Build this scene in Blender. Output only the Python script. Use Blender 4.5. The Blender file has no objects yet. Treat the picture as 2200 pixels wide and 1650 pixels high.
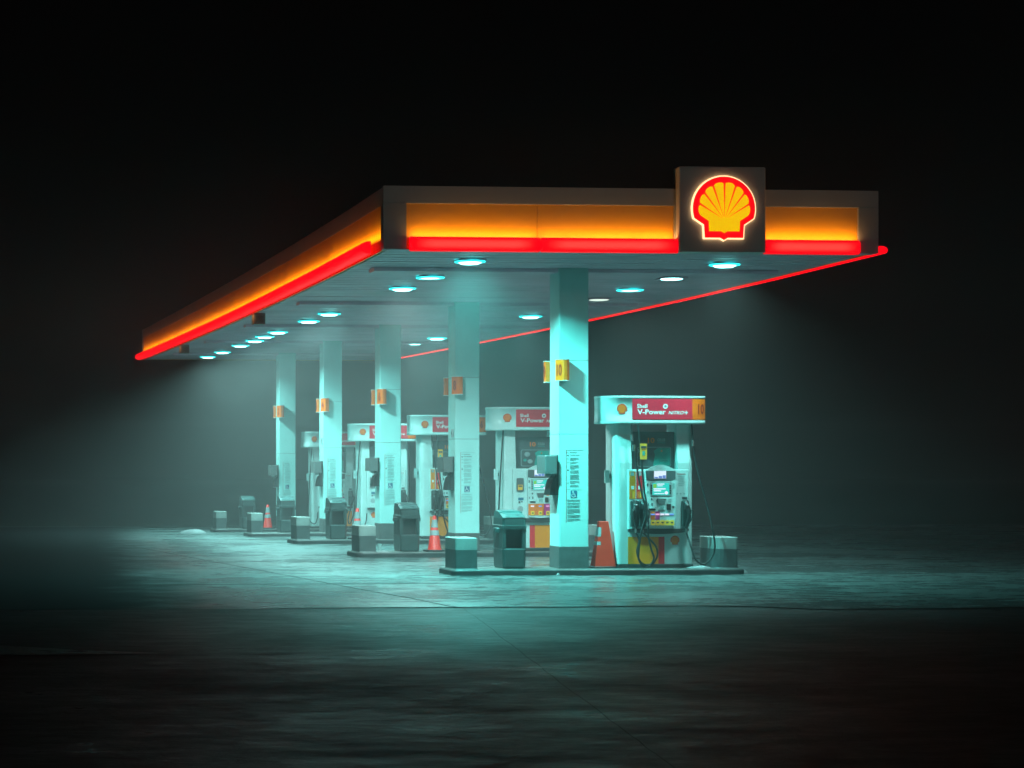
import bpy, bmesh, math, random
from mathutils import Vector, Matrix
random.seed(11)
S = bpy.context.scene
COL = S.collection
PHI = 0.09
F = 5000.0
SP, CP = math.sin(PHI), math.cos(PHI)
CAMZ = 1.535
CX, CY = 280.0, 997.0

# ------------------------------------------------------------------ materials
def newmat(name):
    m = bpy.data.materials.new(name); m.use_nodes = True
    nt = m.node_tree
    return m, nt, nt.nodes['Principled BSDF']

def paint(name, col, rough=0.45, metal=0.0, var=0.12, scale=6.0, bump=0.0, dirt=None, emit=None, es=0.0, coat=0.0):
    """procedural paint: base colour modulated by a noise, roughness noise, optional grime patches"""
    m, nt, p = newmat(name)
    L = nt.links.new
    tc = nt.nodes.new('ShaderNodeTexCoord')
    n = nt.nodes.new('ShaderNodeTexNoise'); n.inputs['Scale'].default_value = scale
    n.inputs['Detail'].default_value = 6
    L(tc.outputs['Object'], n.inputs['Vector'])
    r = nt.nodes.new('ShaderNodeValToRGB')
    lo = [c*(1-var) for c in col]; hi = [min(1, c*(1+var*0.6)) for c in col]
    r.color_ramp.elements[0].position = 0.3; r.color_ramp.elements[1].position = 0.7
    r.color_ramp.elements[0].color = (*lo, 1); r.color_ramp.elements[1].color = (*hi, 1)
    L(n.outputs['Fac'], r.inputs['Fac'])
    out = r.outputs['Color']
    if dirt:
        n2 = nt.nodes.new('ShaderNodeTexNoise'); n2.inputs['Scale'].default_value = dirt[2]
        n2.inputs['Detail'].default_value = 8; n2.inputs['Roughness'].default_value = 0.7
        L(tc.outputs['Object'], n2.inputs['Vector'])
        r2 = nt.nodes.new('ShaderNodeValToRGB')
        r2.color_ramp.elements[0].position = dirt[1]; r2.color_ramp.elements[1].position = min(1, dirt[1]+0.06)
        L(n2.outputs['Fac'], r2.inputs['Fac'])
        mx = nt.nodes.new('ShaderNodeMixRGB'); mx.inputs['Color2'].default_value = (*dirt[0], 1)
        L(r2.outputs['Color'], mx.inputs['Fac']); L(out, mx.inputs['Color1']); out = mx.outputs['Color']
    L(out, p.inputs['Base Color'])
    mr = nt.nodes.new('ShaderNodeMapRange')
    mr.inputs['To Min'].default_value = max(0.02, rough-0.1); mr.inputs['To Max'].default_value = min(1, rough+0.1)
    L(n.outputs['Fac'], mr.inputs['Value']); L(mr.outputs['Result'], p.inputs['Roughness'])
    p.inputs['Metallic'].default_value = metal
    p.inputs['Coat Weight'].default_value = coat
    if bump:
        b = nt.nodes.new('ShaderNodeBump'); b.inputs['Strength'].default_value = bump; b.inputs['Distance'].default_value = 0.01
        nb = nt.nodes.new('ShaderNodeTexNoise'); nb.inputs['Scale'].default_value = scale*12
        L(tc.outputs['Object'], nb.inputs['Vector']); L(nb.outputs['Fac'], b.inputs['Height']); L(b.outputs['Normal'], p.inputs['Normal'])
    if emit:
        p.inputs['Emission Color'].default_value = (*emit, 1); p.inputs['Emission Strength'].default_value = es
    return m

M = {}
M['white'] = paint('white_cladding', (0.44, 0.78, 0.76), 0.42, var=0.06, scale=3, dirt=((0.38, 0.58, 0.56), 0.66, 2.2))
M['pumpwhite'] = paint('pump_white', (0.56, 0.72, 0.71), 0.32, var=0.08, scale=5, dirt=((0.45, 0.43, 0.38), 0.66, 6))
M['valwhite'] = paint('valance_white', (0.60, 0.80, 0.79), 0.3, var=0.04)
M['grey'] = paint('plinth_grey', (0.10, 0.105, 0.105), 0.5, var=0.25, scale=9, dirt=((0.25, 0.25, 0.24), 0.68, 14))
M['fascia'] = paint('fascia_grey', (0.42, 0.40, 0.40), 0.42, var=0.12, scale=2)
M['signgrey'] = paint('sign_box_grey', (0.58, 0.53, 0.50), 0.45, var=0.12, scale=2)
M['yellow'] = paint('fascia_yellow', (0.88, 0.40, 0.005), 0.42, var=0.05, scale=1.5)
M['pyellow'] = paint('pump_yellow', (1.0, 0.27, 0.008), 0.36, var=0.08, dirt=((0.45, 0.22, 0.02), 0.68, 5))
M['pred'] = paint('pump_red', (0.85, 0.018, 0.03), 0.38, var=0.1)
M['crimson'] = paint('sign_crimson', (0.80, 0.022, 0.055), 0.35, var=0.05)
M['orange'] = paint('label_orange', (1.0, 0.20, 0.02), 0.4, var=0.08)
M['txtwhite'] = paint('letter_white', (0.86, 0.86, 0.86), 0.4, var=0.02)
M['txtred'] = paint('number_red', (0.40, 0.012, 0.008), 0.4, var=0.05)
M['txtdark'] = paint('print_dark', (0.05, 0.06, 0.07), 0.5, var=0.1)
M['txtgrey'] = paint('print_grey', (0.28, 0.47, 0.46), 0.5, var=0.2, scale=40)
M['blue'] = paint('symbol_blue', (0.02, 0.16, 0.26), 0.4, var=0.05)
M['teal'] = paint('poster_teal', (0.01, 0.36, 0.31), 0.35, var=0.15, scale=8)
M['poster'] = paint('poster_dark', (0.10, 0.115, 0.12), 0.4, var=0.2, scale=8)
M['black'] = paint('black_rubber', (0.02, 0.021, 0.022), 0.38, var=0.2, scale=20)
M['dark'] = paint('dark_plastic', (0.04, 0.046, 0.046), 0.42, var=0.2, scale=10)
M['bin'] = paint('bin_plastic', (0.040, 0.060, 0.060), 0.36, var=0.2, scale=8, dirt=((0.12, 0.13, 0.13), 0.70, 20))
M['lid'] = paint('bin_lid_lit', (0.07, 0.13, 0.13), 0.30, var=0.2, scale=8)  # paler than the body: light from above put into the lid colour
M['binin'] = paint('bin_recess', (0.03, 0.027, 0.027), 0.5, var=0.3, scale=12)
M['towel'] = paint('dispenser_grey', (0.13, 0.135, 0.135), 0.42, var=0.15)
M['metal'] = paint('fitting_metal', (0.55, 0.56, 0.56), 0.25, metal=0.9, var=0.1)
M['cone'] = paint('cone_red', (1.0, 0.035, 0.025), 0.45, var=0.12, dirt=((0.5, 0.05, 0.03), 0.66, 9))
M['coneor'] = paint('cone_orange', (1.0, 0.035, 0.012), 0.5, var=0.15, dirt=((0.55, 0.09, 0.03), 0.64, 6))
M['reflect'] = paint('reflective_band', (0.36, 0.42, 0.43), 0.3, var=0.12, scale=15)
M['guardw'] = paint('guard_white', (0.28, 0.30, 0.29), 0.5, var=0.2, scale=6, dirt=((0.06, 0.06, 0.06), 0.66, 5.5), bump=0.2)
M['guardg'] = paint('guard_grey', (0.075, 0.082, 0.084), 0.5, var=0.3, scale=7, dirt=((0.03, 0.03, 0.03), 0.66, 8), bump=0.2)
M['kerb'] = paint('kerb_concrete', (0.12, 0.125, 0.12), 0.35, var=0.4, scale=4, dirt=((0.05, 0.05, 0.05), 0.6, 5), bump=0.4)
M['kerbedge'] = paint('kerb_steel_edge', (0.04, 0.042, 0.044), 0.45, var=0.4, scale=5, dirt=((0.15, 0.15, 0.15), 0.66, 8))
M['keys'] = paint('button_yellow', (0.95, 0.58, 0.05), 0.35, var=0.05, emit=(0.9, 0.55, 0.06), es=0.12)
M['tagyellow'] = paint('tag_yellow', (1.0, 0.42, 0.04), 0.4, var=0.06)
M['snow'] = paint('old_snow', (0.27, 0.28, 0.29), 0.6, var=0.15, scale=9, bump=0.6)
M['signyellow'] = paint('number_sign_yellow', (1.0, 0.165, 0.004), 0.35, var=0.06)
M['magenta'] = paint('label_magenta', (0.55, 0.03, 0.22), 0.4, var=0.05)

def emis(name, col, s, base=None, rough=0.4):
    m, nt, p = newmat(name)
    p.inputs['Base Color'].default_value = (*(base or col), 1)
    p.inputs['Emission Color'].default_value = (*col, 1); p.inputs['Emission Strength'].default_value = s
    p.inputs['Roughness'].default_value = rough
    p.inputs['Specular IOR Level'].default_value = 0.15
    m.cycles.emission_sampling = 'NONE'
    return m
M['lens'] = emis('lamp_lens', (0.30, 1.0, 0.97), 12.0, (0.8, 0.8, 0.8))
M['haloring'] = emis('lamp_halo', (0.01, 0.85, 0.80), 3.0, (0.4, 0.8, 0.8))  # glow of an added ring that paints the cyan halo round a lamp
M['haloring'].cycles.emission_sampling = 'AUTO'
M['lensdim'] = emis('lamp_lens_dim', (0.8, 0.95, 0.8), 1.2, (0.8, 0.8, 0.8))
M['logored'] = emis('emblem_red', (1.0, 0.001, 0.006), 1.25, (0.3, 0.003, 0.004))
M['logoyel'] = emis('emblem_yellow', (0.86, 0.50, 0.001), 1.2, (0.5, 0.25, 0.01))
M['logowht'] = emis('emblem_edge', (1.0, 0.62, 0.30), 2.2, (0.8, 0.8, 0.8))
M['plogored'] = paint('small_emblem_red', (0.75, 0.05, 0.03), 0.4, var=0.05)
M['plogoyel'] = paint('small_emblem_yellow', (1.0, 0.22, 0.015), 0.4, var=0.05)
M['scrwhite'] = emis('screen_white', (0.72, 0.88, 1.0), 1.2, (0.02, 0.02, 0.02))
M['scrblue'] = emis('screen_blue', (0.15, 0.32, 0.85), 0.8, (0.02, 0.02, 0.02))
M['scrcyan'] = emis('screen_cyan', (0.02, 0.75, 0.65), 1.0, (0.02, 0.02, 0.02))
M['scrgreen'] = emis('screen_green', (0.25, 0.8, 0.1), 0.8, (0.02, 0.02, 0.02))
M['litwhite'] = emis('price_lit_white', (0.8, 0.8, 1.0), 1.2, (0.1, 0.1, 0.1))
M['litblue'] = emis('price_lit_blue', (0.15, 0.35, 1.0), 0.9, (0.1, 0.1, 0.1))
M['litpink'] = emis('price_lit_pink', (1.0, 0.4, 0.75), 1.0, (0.1, 0.1, 0.1))

# red light bar: glows redder at the rims, tubes inside show pinker along its middle
def bar_mat(name, core):
    m, nt, p = newmat(name)
    L = nt.links.new
    p.inputs['Base Color'].default_value = (0.12, 0.0005, 0.002, 1); p.inputs['Roughness'].default_value = 0.5; p.inputs['Specular IOR Level'].default_value = 0.1
    p.inputs['Emission Color'].default_value = (1.0, 0.0002, 0.006, 1); p.inputs['Emission Strength'].default_value = 1.5
    if core:
        tc = nt.nodes.new('ShaderNodeTexCoord'); sx = nt.nodes.new('ShaderNodeSeparateXYZ')
        L(tc.outputs['Generated'], sx.inputs[0])
        def bell(sock, a, b):
            mr = nt.nodes.new('ShaderNodeMapRange'); mr.interpolation_type = 'SMOOTHSTEP'
            d = nt.nodes.new('ShaderNodeMath'); d.operation = 'SUBTRACT'; d.inputs[1].default_value = 0.5; L(sock, d.inputs[0])
            ab = nt.nodes.new('ShaderNodeMath'); ab.operation = 'ABSOLUTE'; L(d.outputs[0], ab.inputs[0])
            mr.inputs['From Min'].default_value = b; mr.inputs['From Max'].default_value = a
            L(ab.outputs[0], mr.inputs['Value']); return mr.outputs['Result']
        mu = nt.nodes.new('ShaderNodeMath'); mu.operation = 'MULTIPLY'
        L(bell(sx.outputs['Z'], 0.05, 0.42), mu.inputs[0]); L(bell(sx.outputs['X'], 0.30, 0.48), mu.inputs[1])
        mx = nt.nodes.new('ShaderNodeMixRGB'); mx.inputs['Color1'].default_value = (0.8, 0.0002, 0.006, 1)
        mx.inputs['Color2'].default_value = (1.0, 0.05, 0.04, 1)
        L(mu.outputs[0], mx.inputs['Fac']); L(mx.outputs['Color'], p.inputs['Emission Color'])
    return m
M['barcore'] = bar_mat('light_bar_red_core', True)
M['bar'] = bar_mat('light_bar_red', False)

# ------------------------------------------------------------------ mesh builder
class MB:
    def __init__(self): self.v = []; self.f = []; self.m = []; self.mats = []; self.sm = []
    def mi(self, mat):
        if mat not in self.mats: self.mats.append(mat)
        return self.mats.index(mat)
    def add(self, vs, fs, mat, smooth=False):
        o = len(self.v); self.v += [tuple(p) for p in vs]; k = self.mi(mat)
        for f in fs: self.f.append([o+i for i in f]); self.m.append(k); self.sm.append(smooth)
    def box(self, x0, x1, y0, y1, z0, z1, mat, bev=0.0):
        if bev > 0:
            pts = [(x0+bev, y0), (x1-bev, y0), (x1, y0+bev), (x1, y1-bev), (x1-bev, y1), (x0+bev, y1), (x0, y1-bev), (x0, y0+bev)]
            return self.prism(pts, z0, z1, mat, cap=min(bev, (z1-z0)*0.4))
        vs = [(x0, y0, z0), (x1, y0, z0), (x1, y1, z0), (x0, y1, z0), (x0, y0, z1), (x1, y0, z1), (x1, y1, z1), (x0, y1, z1)]
        self.add(vs, [(0, 3, 2, 1), (4, 5, 6, 7), (0, 1, 5, 4), (1, 2, 6, 5), (2, 3, 7, 6), (3, 0, 4, 7)], mat)
    def prism(self, pts, z0, z1, mat, cap=0.0, smooth=False):
        """plan polygon (counter-clockwise) raised from z0 to z1, with an optional chamfer at the top"""
        n = len(pts)
        cx = sum(p[0] for p in pts)/n; cy = sum(p[1] for p in pts)/n
        def ring(s, z):
            out = []
            for (x, y) in pts:
                dx, dy = x-cx, y-cy
                l = math.hypot(dx, dy) or 1
                out.append((x-dx/l*s, y-dy/l*s, z))
            return out
        rings = [ring(0, z0), ring(0, z1-cap)] + ([ring(cap, z1)] if cap else [])
        self.loft(rings, mat, smooth)
    def loft(self, rings, mat, smooth=False, caps=True):
        n = len(rings[0]); vs = [p for r in rings for p in r]; fs = []
        for k in range(len(rings)-1):
            for i in range(n):
                j = (i+1) % n
                fs.append((k*n+i, k*n+j, (k+1)*n+j, (k+1)*n+i))
        self.add(vs, fs, mat, smooth)
        if caps:
            self.add(rings[0], [tuple(reversed(range(n)))], mat); self.add(rings[-1], [tuple(range(n))], mat)
    def plate(self, pts, y, t, mat):
        """flat outline in x,z (counter-clockwise seen from -y) standing at y, thickness t towards -y"""
        n = len(pts)
        a = [(x, y-t, z) for x, z in pts]; b = [(x, y, z) for x, z in pts]
        self.add(a+b, [tuple(range(n))] + [(i, i+n, (i+1) % n+n, (i+1) % n) for i in range(n)], mat)
    def tube(self, pts, r, mat, n=8, r2=None):
        pts = [Vector(p) for p in pts]; rings = []
        up = Vector((0, 0, 1))
        for i, p in enumerate(pts):
            d = (pts[min(i+1, len(pts)-1)] - pts[max(i-1, 0)]).normalized()
            a = d.cross(up)
            if a.length < 1e-3: a = d.cross(Vector((0, 1, 0)))
            a.normalize(); b = d.cross(a)
            rr = r if r2 is None else r + (r2-r)*i/(len(pts)-1)
            rings.append([tuple(p + (a*math.cos(t)+b*math.sin(t))*rr) for t in [2*math.pi*k/n for k in range(n)]])
        self.loft(rings, mat, True)
    def lathe(self, prof, cx, cy, mat, n=20):
        rings = [[(cx+r*math.cos(2*math.pi*k/n), cy+r*math.sin(2*math.pi*k/n), z) for k in range(n)] for r, z in prof]
        self.loft(rings, mat, True)
    def mesh(self, vs, fs, mat): self.add(vs, fs, mat)
    def build(self, name, parent=None, label=None, loc=(0, 0, 0)):
        me = bpy.data.meshes.new(name); me.from_pydata(self.v, [], self.f)
        for m in self.mats: me.materials.append(m)
        for p, k, s in zip(me.polygons, self.m, self.sm): p.material_index = k; p.use_smooth = s
        bm = bmesh.new(); bm.from_mesh(me); bmesh.ops.recalc_face_normals(bm, faces=bm.faces); bm.to_mesh(me); bm.free()
        me.update()
        o = bpy.data.objects.new(name, me); COL.objects.link(o); o.location = loc
        if parent: o.parent = parent
        if label: o['label'] = label
        return o

def thing(name, label, cat, loc=(0, 0, 0), group=None):
    o = bpy.data.objects.new(name, None); COL.objects.link(o); o.location = loc
    o['label'] = label; o['category'] = cat
    if group: o['group'] = group
    return o
def tag(o, label, cat, group=None):
    o['label'] = label; o['category'] = cat
    if group: o['group'] = group
    return o

_fc = {}
def glyphs(body, bold=0.0, shear=0.0):
    key = (body, bold, shear)
    if key not in _fc:
        cu = bpy.data.curves.new('t', 'FONT'); cu.body = body; cu.offset = bold; cu.shear = shear; cu.resolution_u = 3
        ob = bpy.data.objects.new('t', cu); COL.objects.link(ob)
        dg = bpy.context.evaluated_depsgraph_get(); dg.update()
        me = bpy.data.meshes.new_from_object(ob.evaluated_get(dg))
        vs = [tuple(v.co) for v in me.vertices]; fs = [tuple(p.vertices) for p in me.polygons]
        bpy.data.objects.remove(ob); bpy.data.curves.remove(cu); bpy.data.meshes.remove(me)
        _fc[key] = (vs, fs)
    return _fc[key]
def text(mb, body, x0, x1, z0, z1, y, mat, bold=0.02, shear=0.0, axis='y'):
    """letters filling the box x0..x1, z0..z1, facing -y (or -x when axis='x')"""
    vs, fs = glyphs(body, bold, shear)
    ax, bx = min(v[0] for v in vs), max(v[0] for v in vs); ay, by = min(v[1] for v in vs), max(v[1] for v in vs)
    out = []
    for v in vs:
        u = x0+(v[0]-ax)/(bx-ax)*(x1-x0); w = z0+(v[1]-ay)/(by-ay)*(z1-z0)
        out.append((u, y, w) if axis == 'y' else (y, u, w))
    mb.add(out, fs, mat)

def rrect(x0, x1, z0, z1, r, n=5):
    pts = []
    for cx, cz, a0 in ((x1-r, z0+r, -90), (x1-r, z1-r, 0), (x0+r, z1-r, 90), (x0+r, z0+r, 180)):
        for k in range(n+1):
            a = math.radians(a0+90*k/n); pts.append((cx+r*math.cos(a), cz+r*math.sin(a)))
    return pts

# emblem outline (unit: half width about 1, centre of the arc at 0,0)
def fan(R, a0, low, base):
    pts = []
    n = 40
    for k in range(n+1):
        a = math.radians(-a0 + (180+2*a0)*k/n); pts.append((R*math.cos(a), R*math.sin(a)))
    left = [(-low[0], low[1]), (-base[0], base[1]), (-0.12, base[1]), (0, base[1]-0.07), (0.12, base[1]), (base[0], base[1]), (low[0], low[1])]
    return pts + left
def emblem(parent, x, y, z, r, mats, name='emblem', depth=0.012):
    rd, ye, wh = mats
    T = lambda pts, s=1.0: [(x+px*r*s, z+pz*r*s) for px, pz in pts]
    mb = MB()
    mb.plate(T(fan(1.038, 18, (0.675, -0.53), (0.65, -0.957))), y, depth, wh)
    mb.plate(T(fan(1.0, 18, (0.64, -0.51), (0.615, -0.92))), y-depth, depth*0.5, rd)
    # yellow field with a scalloped rim, one lobe for each rib
    rays = [0, 19, 38, 57, 76]
    edges = [-100, -81, -57.5, -36.5, -17, 0, 17, 36.5, 57.5, 81, 100]
    pts = []
    ox, oz = 0.02, -0.36
    def rim(a):
        dx, dz = math.sin(math.radians(a)), math.cos(math.radians(a))
        R0 = 0.83; b = dz*oz; c = oz*oz-R0*R0
        return -b+math.sqrt(b*b-c), dx, dz
    lobes = [(-80, -59), (-57, -38.5), (-36.5, -20), (-18, -1), (1, 18), (20, 36.5), (38.5, 57), (59, 80)]
    for i, (a0, a1) in enumerate(reversed(lobes)):
        for k in range(7):
            a = a1+(a0-a1)*k/6
            t, dx, dz = rim(a)
            t *= 1.0-0.05*abs(2*k/6-1)**3
            pts.append((dx*t, oz+dz*t))
    pts += [(-0.50, -0.40), (-0.49, -0.72), (-0.10, -0.72), (0, -0.78), (0.10, -0.72), (0.49, -0.72), (0.50, -0.40)]
    mb.plate(T(pts), y-depth*1.5, depth*0.3, ye)
    for a in (-58, -37.5, -19, 0, 19, 37.5, 58):
        t, dx, dz = rim(a); w = 0.028
        nx, nz = dz, -dx
        s0 = 0.10
        tri = [(dx*s0, oz+dz*s0), (dx*t+nx*w, oz+dz*t+nz*w), (dx*t-nx*w, oz+dz*t-nz*w)]
        mb.plate(T(tri), y-depth*1.8, depth*0.25, rd)
    return mb.build(name, parent)
LITE = (M['logored'], M['logoyel'], M['logowht']); PAINT = (M['plogored'], M['plogoyel'], M['txtwhite'])

# ------------------------------------------------------------------ ground and paving
def gz(y):   # the forecourt falls away a little towards its far end
    k = [(-200, 0), (45, 0), (51, -0.06), (57.3, -0.15), (64, -0.2), (400, -0.6)]
    for (a, za), (b, zb) in zip(k, k[1:]):
        if a <= y <= b: return za+(zb-za)*(y-a)/(b-a)
    return k[-1][1]

def wet(name, col, rlo, rhi, joints, scale=1.0, bump=0.25, spec=0.5, falloff=None):
    m, nt, p = newmat(name); L = nt.links.new; N = nt.nodes.new
    tc = N('ShaderNodeTexCoord')
    def noise(sc, det=8, stretch=(1, 1, 1), rough=0.6):
        mp = N('ShaderNodeMapping'); mp.inputs['Scale'].default_value = stretch
        n = N('ShaderNodeTexNoise'); n.inputs['Scale'].default_value = sc; n.inputs['Detail'].default_value = det; n.inputs['Roughness'].default_value = rough
        L(tc.outputs['Object'], mp.inputs['Vector']); L(mp.outputs['Vector'], n.inputs['Vector']); return n.outputs['Fac']
    def ramp(s, a, b, c0, c1):
        r = N('ShaderNodeValToRGB'); r.color_ramp.elements[0].position = a; r.color_ramp.elements[1].position = b
        r.color_ramp.elements[0].color = (*c0, 1); r.color_ramp.elements[1].color = (*c1, 1); L(s, r.inputs['Fac']); return r.outputs['Color']
    def mul(a, b, f=1.0):
        x = N('ShaderNodeMixRGB'); x.blend_type = 'MULTIPLY'; x.inputs['Fac'].default_value = f; L(a, x.inputs['Color1']); L(b, x.inputs['Color2']); return x.outputs['Color']
    big = noise(0.35*scale); streak = noise(2.6*scale, 10, (0.7, 1.3, 1), 0.72); fine = noise(30*scale, 5, (1, 1, 1), 0.7); med = noise(9*scale, 6, (1, 1, 1), 0.7)
    c = ramp(big, 0.32, 0.68, [v*0.55 for v in col], [v*1.3 for v in col])
    c = mul(c, ramp(streak, 0.38, 0.62, (0.45,)*3, (1.15,)*3))
    c = mul(c, ramp(med, 0.38, 0.62, (0.35,)*3, (1.3,)*3))
    c = mul(c, ramp(fine, 0.35, 0.65, (0.55,)*3, (1.25,)*3))
    vo = N('ShaderNodeTexVoronoi'); vo.feature = 'DISTANCE_TO_EDGE'; vo.inputs['Scale'].default_value = 0.16
    wv = N('ShaderNodeTexNoise'); wv.inputs['Scale'].default_value = 0.9; wv.inputs['Detail'].default_value = 6
    L(tc.outputs['Object'], wv.inputs['Vector'])
    wa = N('ShaderNodeMixRGB'); wa.blend_type = 'ADD'; wa.inputs['Fac'].default_value = 1.0; L(tc.outputs['Object'], wa.inputs['Color1']); L(wv.outputs['Color'], wa.inputs['Color2'])
    L(wa.outputs['Color'], vo.inputs['Vector'])
    c = mul(c, ramp(vo.outputs['Distance'], 0.0015, 0.004, (0.15,)*3, (1,)*3))
    oil = noise(0.8*scale, 3)
    c = mul(c, ramp(oil, 0.62, 0.72, (1,)*3, (0.45,)*3))
    fm = None
    if falloff:        # light falloff painted into the slab: darker and duller leftwards, edge feathered by noise
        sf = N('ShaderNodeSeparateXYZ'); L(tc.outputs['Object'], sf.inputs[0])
        f1 = N('ShaderNodeMath'); f1.operation = 'MULTIPLY_ADD'; f1.inputs[1].default_value = -falloff[1]; f1.inputs[2].default_value = -falloff[0]; L(sf.outputs['Y'], f1.inputs[0])
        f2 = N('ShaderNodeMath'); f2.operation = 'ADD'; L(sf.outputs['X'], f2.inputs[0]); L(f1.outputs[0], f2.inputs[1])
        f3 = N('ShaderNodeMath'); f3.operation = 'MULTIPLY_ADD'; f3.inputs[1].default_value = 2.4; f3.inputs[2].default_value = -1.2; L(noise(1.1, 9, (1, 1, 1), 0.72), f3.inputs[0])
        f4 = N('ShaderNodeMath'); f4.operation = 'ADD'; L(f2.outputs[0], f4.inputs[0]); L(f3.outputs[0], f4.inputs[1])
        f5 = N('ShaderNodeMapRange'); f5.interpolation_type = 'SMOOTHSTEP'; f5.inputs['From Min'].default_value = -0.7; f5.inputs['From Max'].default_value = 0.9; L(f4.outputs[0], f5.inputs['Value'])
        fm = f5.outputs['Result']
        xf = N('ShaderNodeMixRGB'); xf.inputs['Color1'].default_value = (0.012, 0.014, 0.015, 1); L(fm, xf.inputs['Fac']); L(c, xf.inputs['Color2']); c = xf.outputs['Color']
    sx = N('ShaderNodeSeparateXYZ'); L(tc.outputs['Object'], sx.inputs[0])
    wob = noise(0.5, 3)
    mask = None
    for kind, a, b, w in joints:     # a line a + b*t with half-width w, along x ('h') or along y ('v')
        s, t = (sx.outputs['Y'], sx.outputs['X']) if kind == 'h' else (sx.outputs['X'], sx.outputs['Y'])
        m1 = N('ShaderNodeMath'); m1.operation = 'MULTIPLY_ADD'; m1.inputs[1].default_value = -b; m1.inputs[2].default_value = -a
        L(t, m1.inputs[0])
        m2 = N('ShaderNodeMath'); m2.operation = 'ADD'; L(s, m2.inputs[0]); L(m1.outputs[0], m2.inputs[1])
        mw = N('ShaderNodeMath'); mw.operation = 'MULTIPLY_ADD'; mw.inputs[1].default_value = 0.12; mw.inputs[2].default_value = -0.06; L(wob, mw.inputs[0])
        m4 = N('ShaderNodeMath'); m4.operation = 'ADD'; L(m2.outputs[0], m4.inputs[0]); L(mw.outputs[0], m4.inputs[1])
        ab = N('ShaderNodeMath'); ab.operation = 'ABSOLUTE'; L(m4.outputs[0], ab.inputs[0])
        lt = N('ShaderNodeMath'); lt.operation = 'LESS_THAN'; lt.inputs[1].default_value = w; L(ab.outputs[0], lt.inputs[0])
        if mask is None: mask = lt.outputs[0]
        else:
            mx = N('ShaderNodeMath'); mx.operation = 'MAXIMUM'; L(mask, mx.inputs[0]); L(lt.outputs[0], mx.inputs[1]); mask = mx.outputs[0]
    if mask is not None:
        x = N('ShaderNodeMixRGB'); x.inputs['Color2'].default_value = (0.012, 0.012, 0.012, 1); L(mask, x.inputs['Fac']); L(c, x.inputs['Color1']); c = x.outputs['Color']
    L(c, p.inputs['Base Color'])
    mr = N('ShaderNodeMapRange'); mr.inputs['From Min'].default_value = 0.35; mr.inputs['From Max'].default_value = 0.65
    mr.inputs['To Min'].default_value = rlo; mr.inputs['To Max'].default_value = rhi
    mixn = N('ShaderNodeMath'); mixn.operation = 'MULTIPLY_ADD'; mixn.inputs[1].default_value = 0.5
    hb = N('ShaderNodeMath'); hb.operation = 'MULTIPLY'; hb.inputs[1].default_value = 0.5; L(big, hb.inputs[0])
    L(streak, mixn.inputs[0]); L(hb.outputs[0], mixn.inputs[2]); L(mixn.outputs[0], mr.inputs['Value'])
    rr = mr.outputs['Result']
    if mask is not None:
        ad = N('ShaderNodeMath'); ad.operation = 'MAXIMUM'; L(rr, ad.inputs[0]); L(mask, ad.inputs[1]); rr = ad.outputs[0]
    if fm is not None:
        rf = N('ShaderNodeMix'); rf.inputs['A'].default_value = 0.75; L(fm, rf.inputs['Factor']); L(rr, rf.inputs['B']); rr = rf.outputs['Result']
    L(rr, p.inputs['Roughness'])
    p.inputs['Specular IOR Level'].default_value = spec
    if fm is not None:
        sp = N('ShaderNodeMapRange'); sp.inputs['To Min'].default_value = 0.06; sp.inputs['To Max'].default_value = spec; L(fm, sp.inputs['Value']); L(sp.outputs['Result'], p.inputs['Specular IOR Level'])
    b = N('ShaderNodeBump'); b.inputs['Strength'].default_value = bump; b.inputs['Distance'].default_value = 0.02
    sm = N('ShaderNodeMath'); sm.operation = 'MULTIPLY_ADD'; sm.inputs[1].default_value = 0.35; L(fine, sm.inputs[0])
    s2 = N('ShaderNodeMath'); s2.operation = 'MULTIPLY_ADD'; s2.inputs[1].default_value = 1.6; L(streak, s2.inputs[0]); L(med, s2.inputs[2]); L(s2.outputs[0], sm.inputs[2])
    L(sm.outputs[0], b.inputs['Height']); L(b.outputs['Normal'], p.inputs['Normal'])
    return m
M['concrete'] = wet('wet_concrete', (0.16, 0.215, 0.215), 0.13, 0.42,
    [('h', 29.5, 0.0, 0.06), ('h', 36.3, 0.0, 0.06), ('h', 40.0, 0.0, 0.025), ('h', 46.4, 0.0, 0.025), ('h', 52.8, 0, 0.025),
     ('v', 8.1, -0.096, 0.018), ('v', 14.0, 0.0, 0.02), ('v', 18.5, 0.0, 0.02)], falloff=(0.7, 0.0775))
M['asphalt'] = wet('wet_asphalt', (0.030, 0.040, 0.046), 0.20, 0.62, [('v', 2.05, 0.153, 0.003)], bump=0.9, spec=0.14)
M['grass'] = paint('dark_verge', (0.035, 0.05, 0.025), 0.8, var=0.5, scale=3, bump=0.8)
M['palepatch'] = wet('pale_patch', (0.20, 0.20, 0.20), 0.15, 0.4, [], bump=0.3)

def sheet(name, xs, ys, mat, dz, edge=None):
    vs, fs = [], []
    for j, y in enumerate(ys):
        for i, x in enumerate(xs):
            yy = y
            if edge and j == 0: yy = y+edge(x)
            vs.append((x, yy, gz(y)+dz))
    n = len(xs)
    for j in range(len(ys)-1):
        for i in range(n-1): fs.append((j*n+i, j*n+i+1, (j+1)*n+i+1, (j+1)*n+i))
    mb = MB(); mb.add(vs, fs, mat); o = mb.build(name); o['kind'] = 'structure'; return o
YS = [-30, 10, 24.3, 30, 40, 45, 48, 51, 54, 57.3, 60, 64, 120, 300]
sheet('ground', [-160, -40, 0, 10, 20, 40, 180], YS, M['asphalt'], -0.011)
def ex(x):      # the worn front edge: straight, then it breaks towards the camera on the right
    t = min(1, max(0, (x-8.75)/0.6)); return 0.05*math.sin(x*1.7)+0.03*math.sin(x*5.1)-0.62*t*t*(3-2*t)
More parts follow.
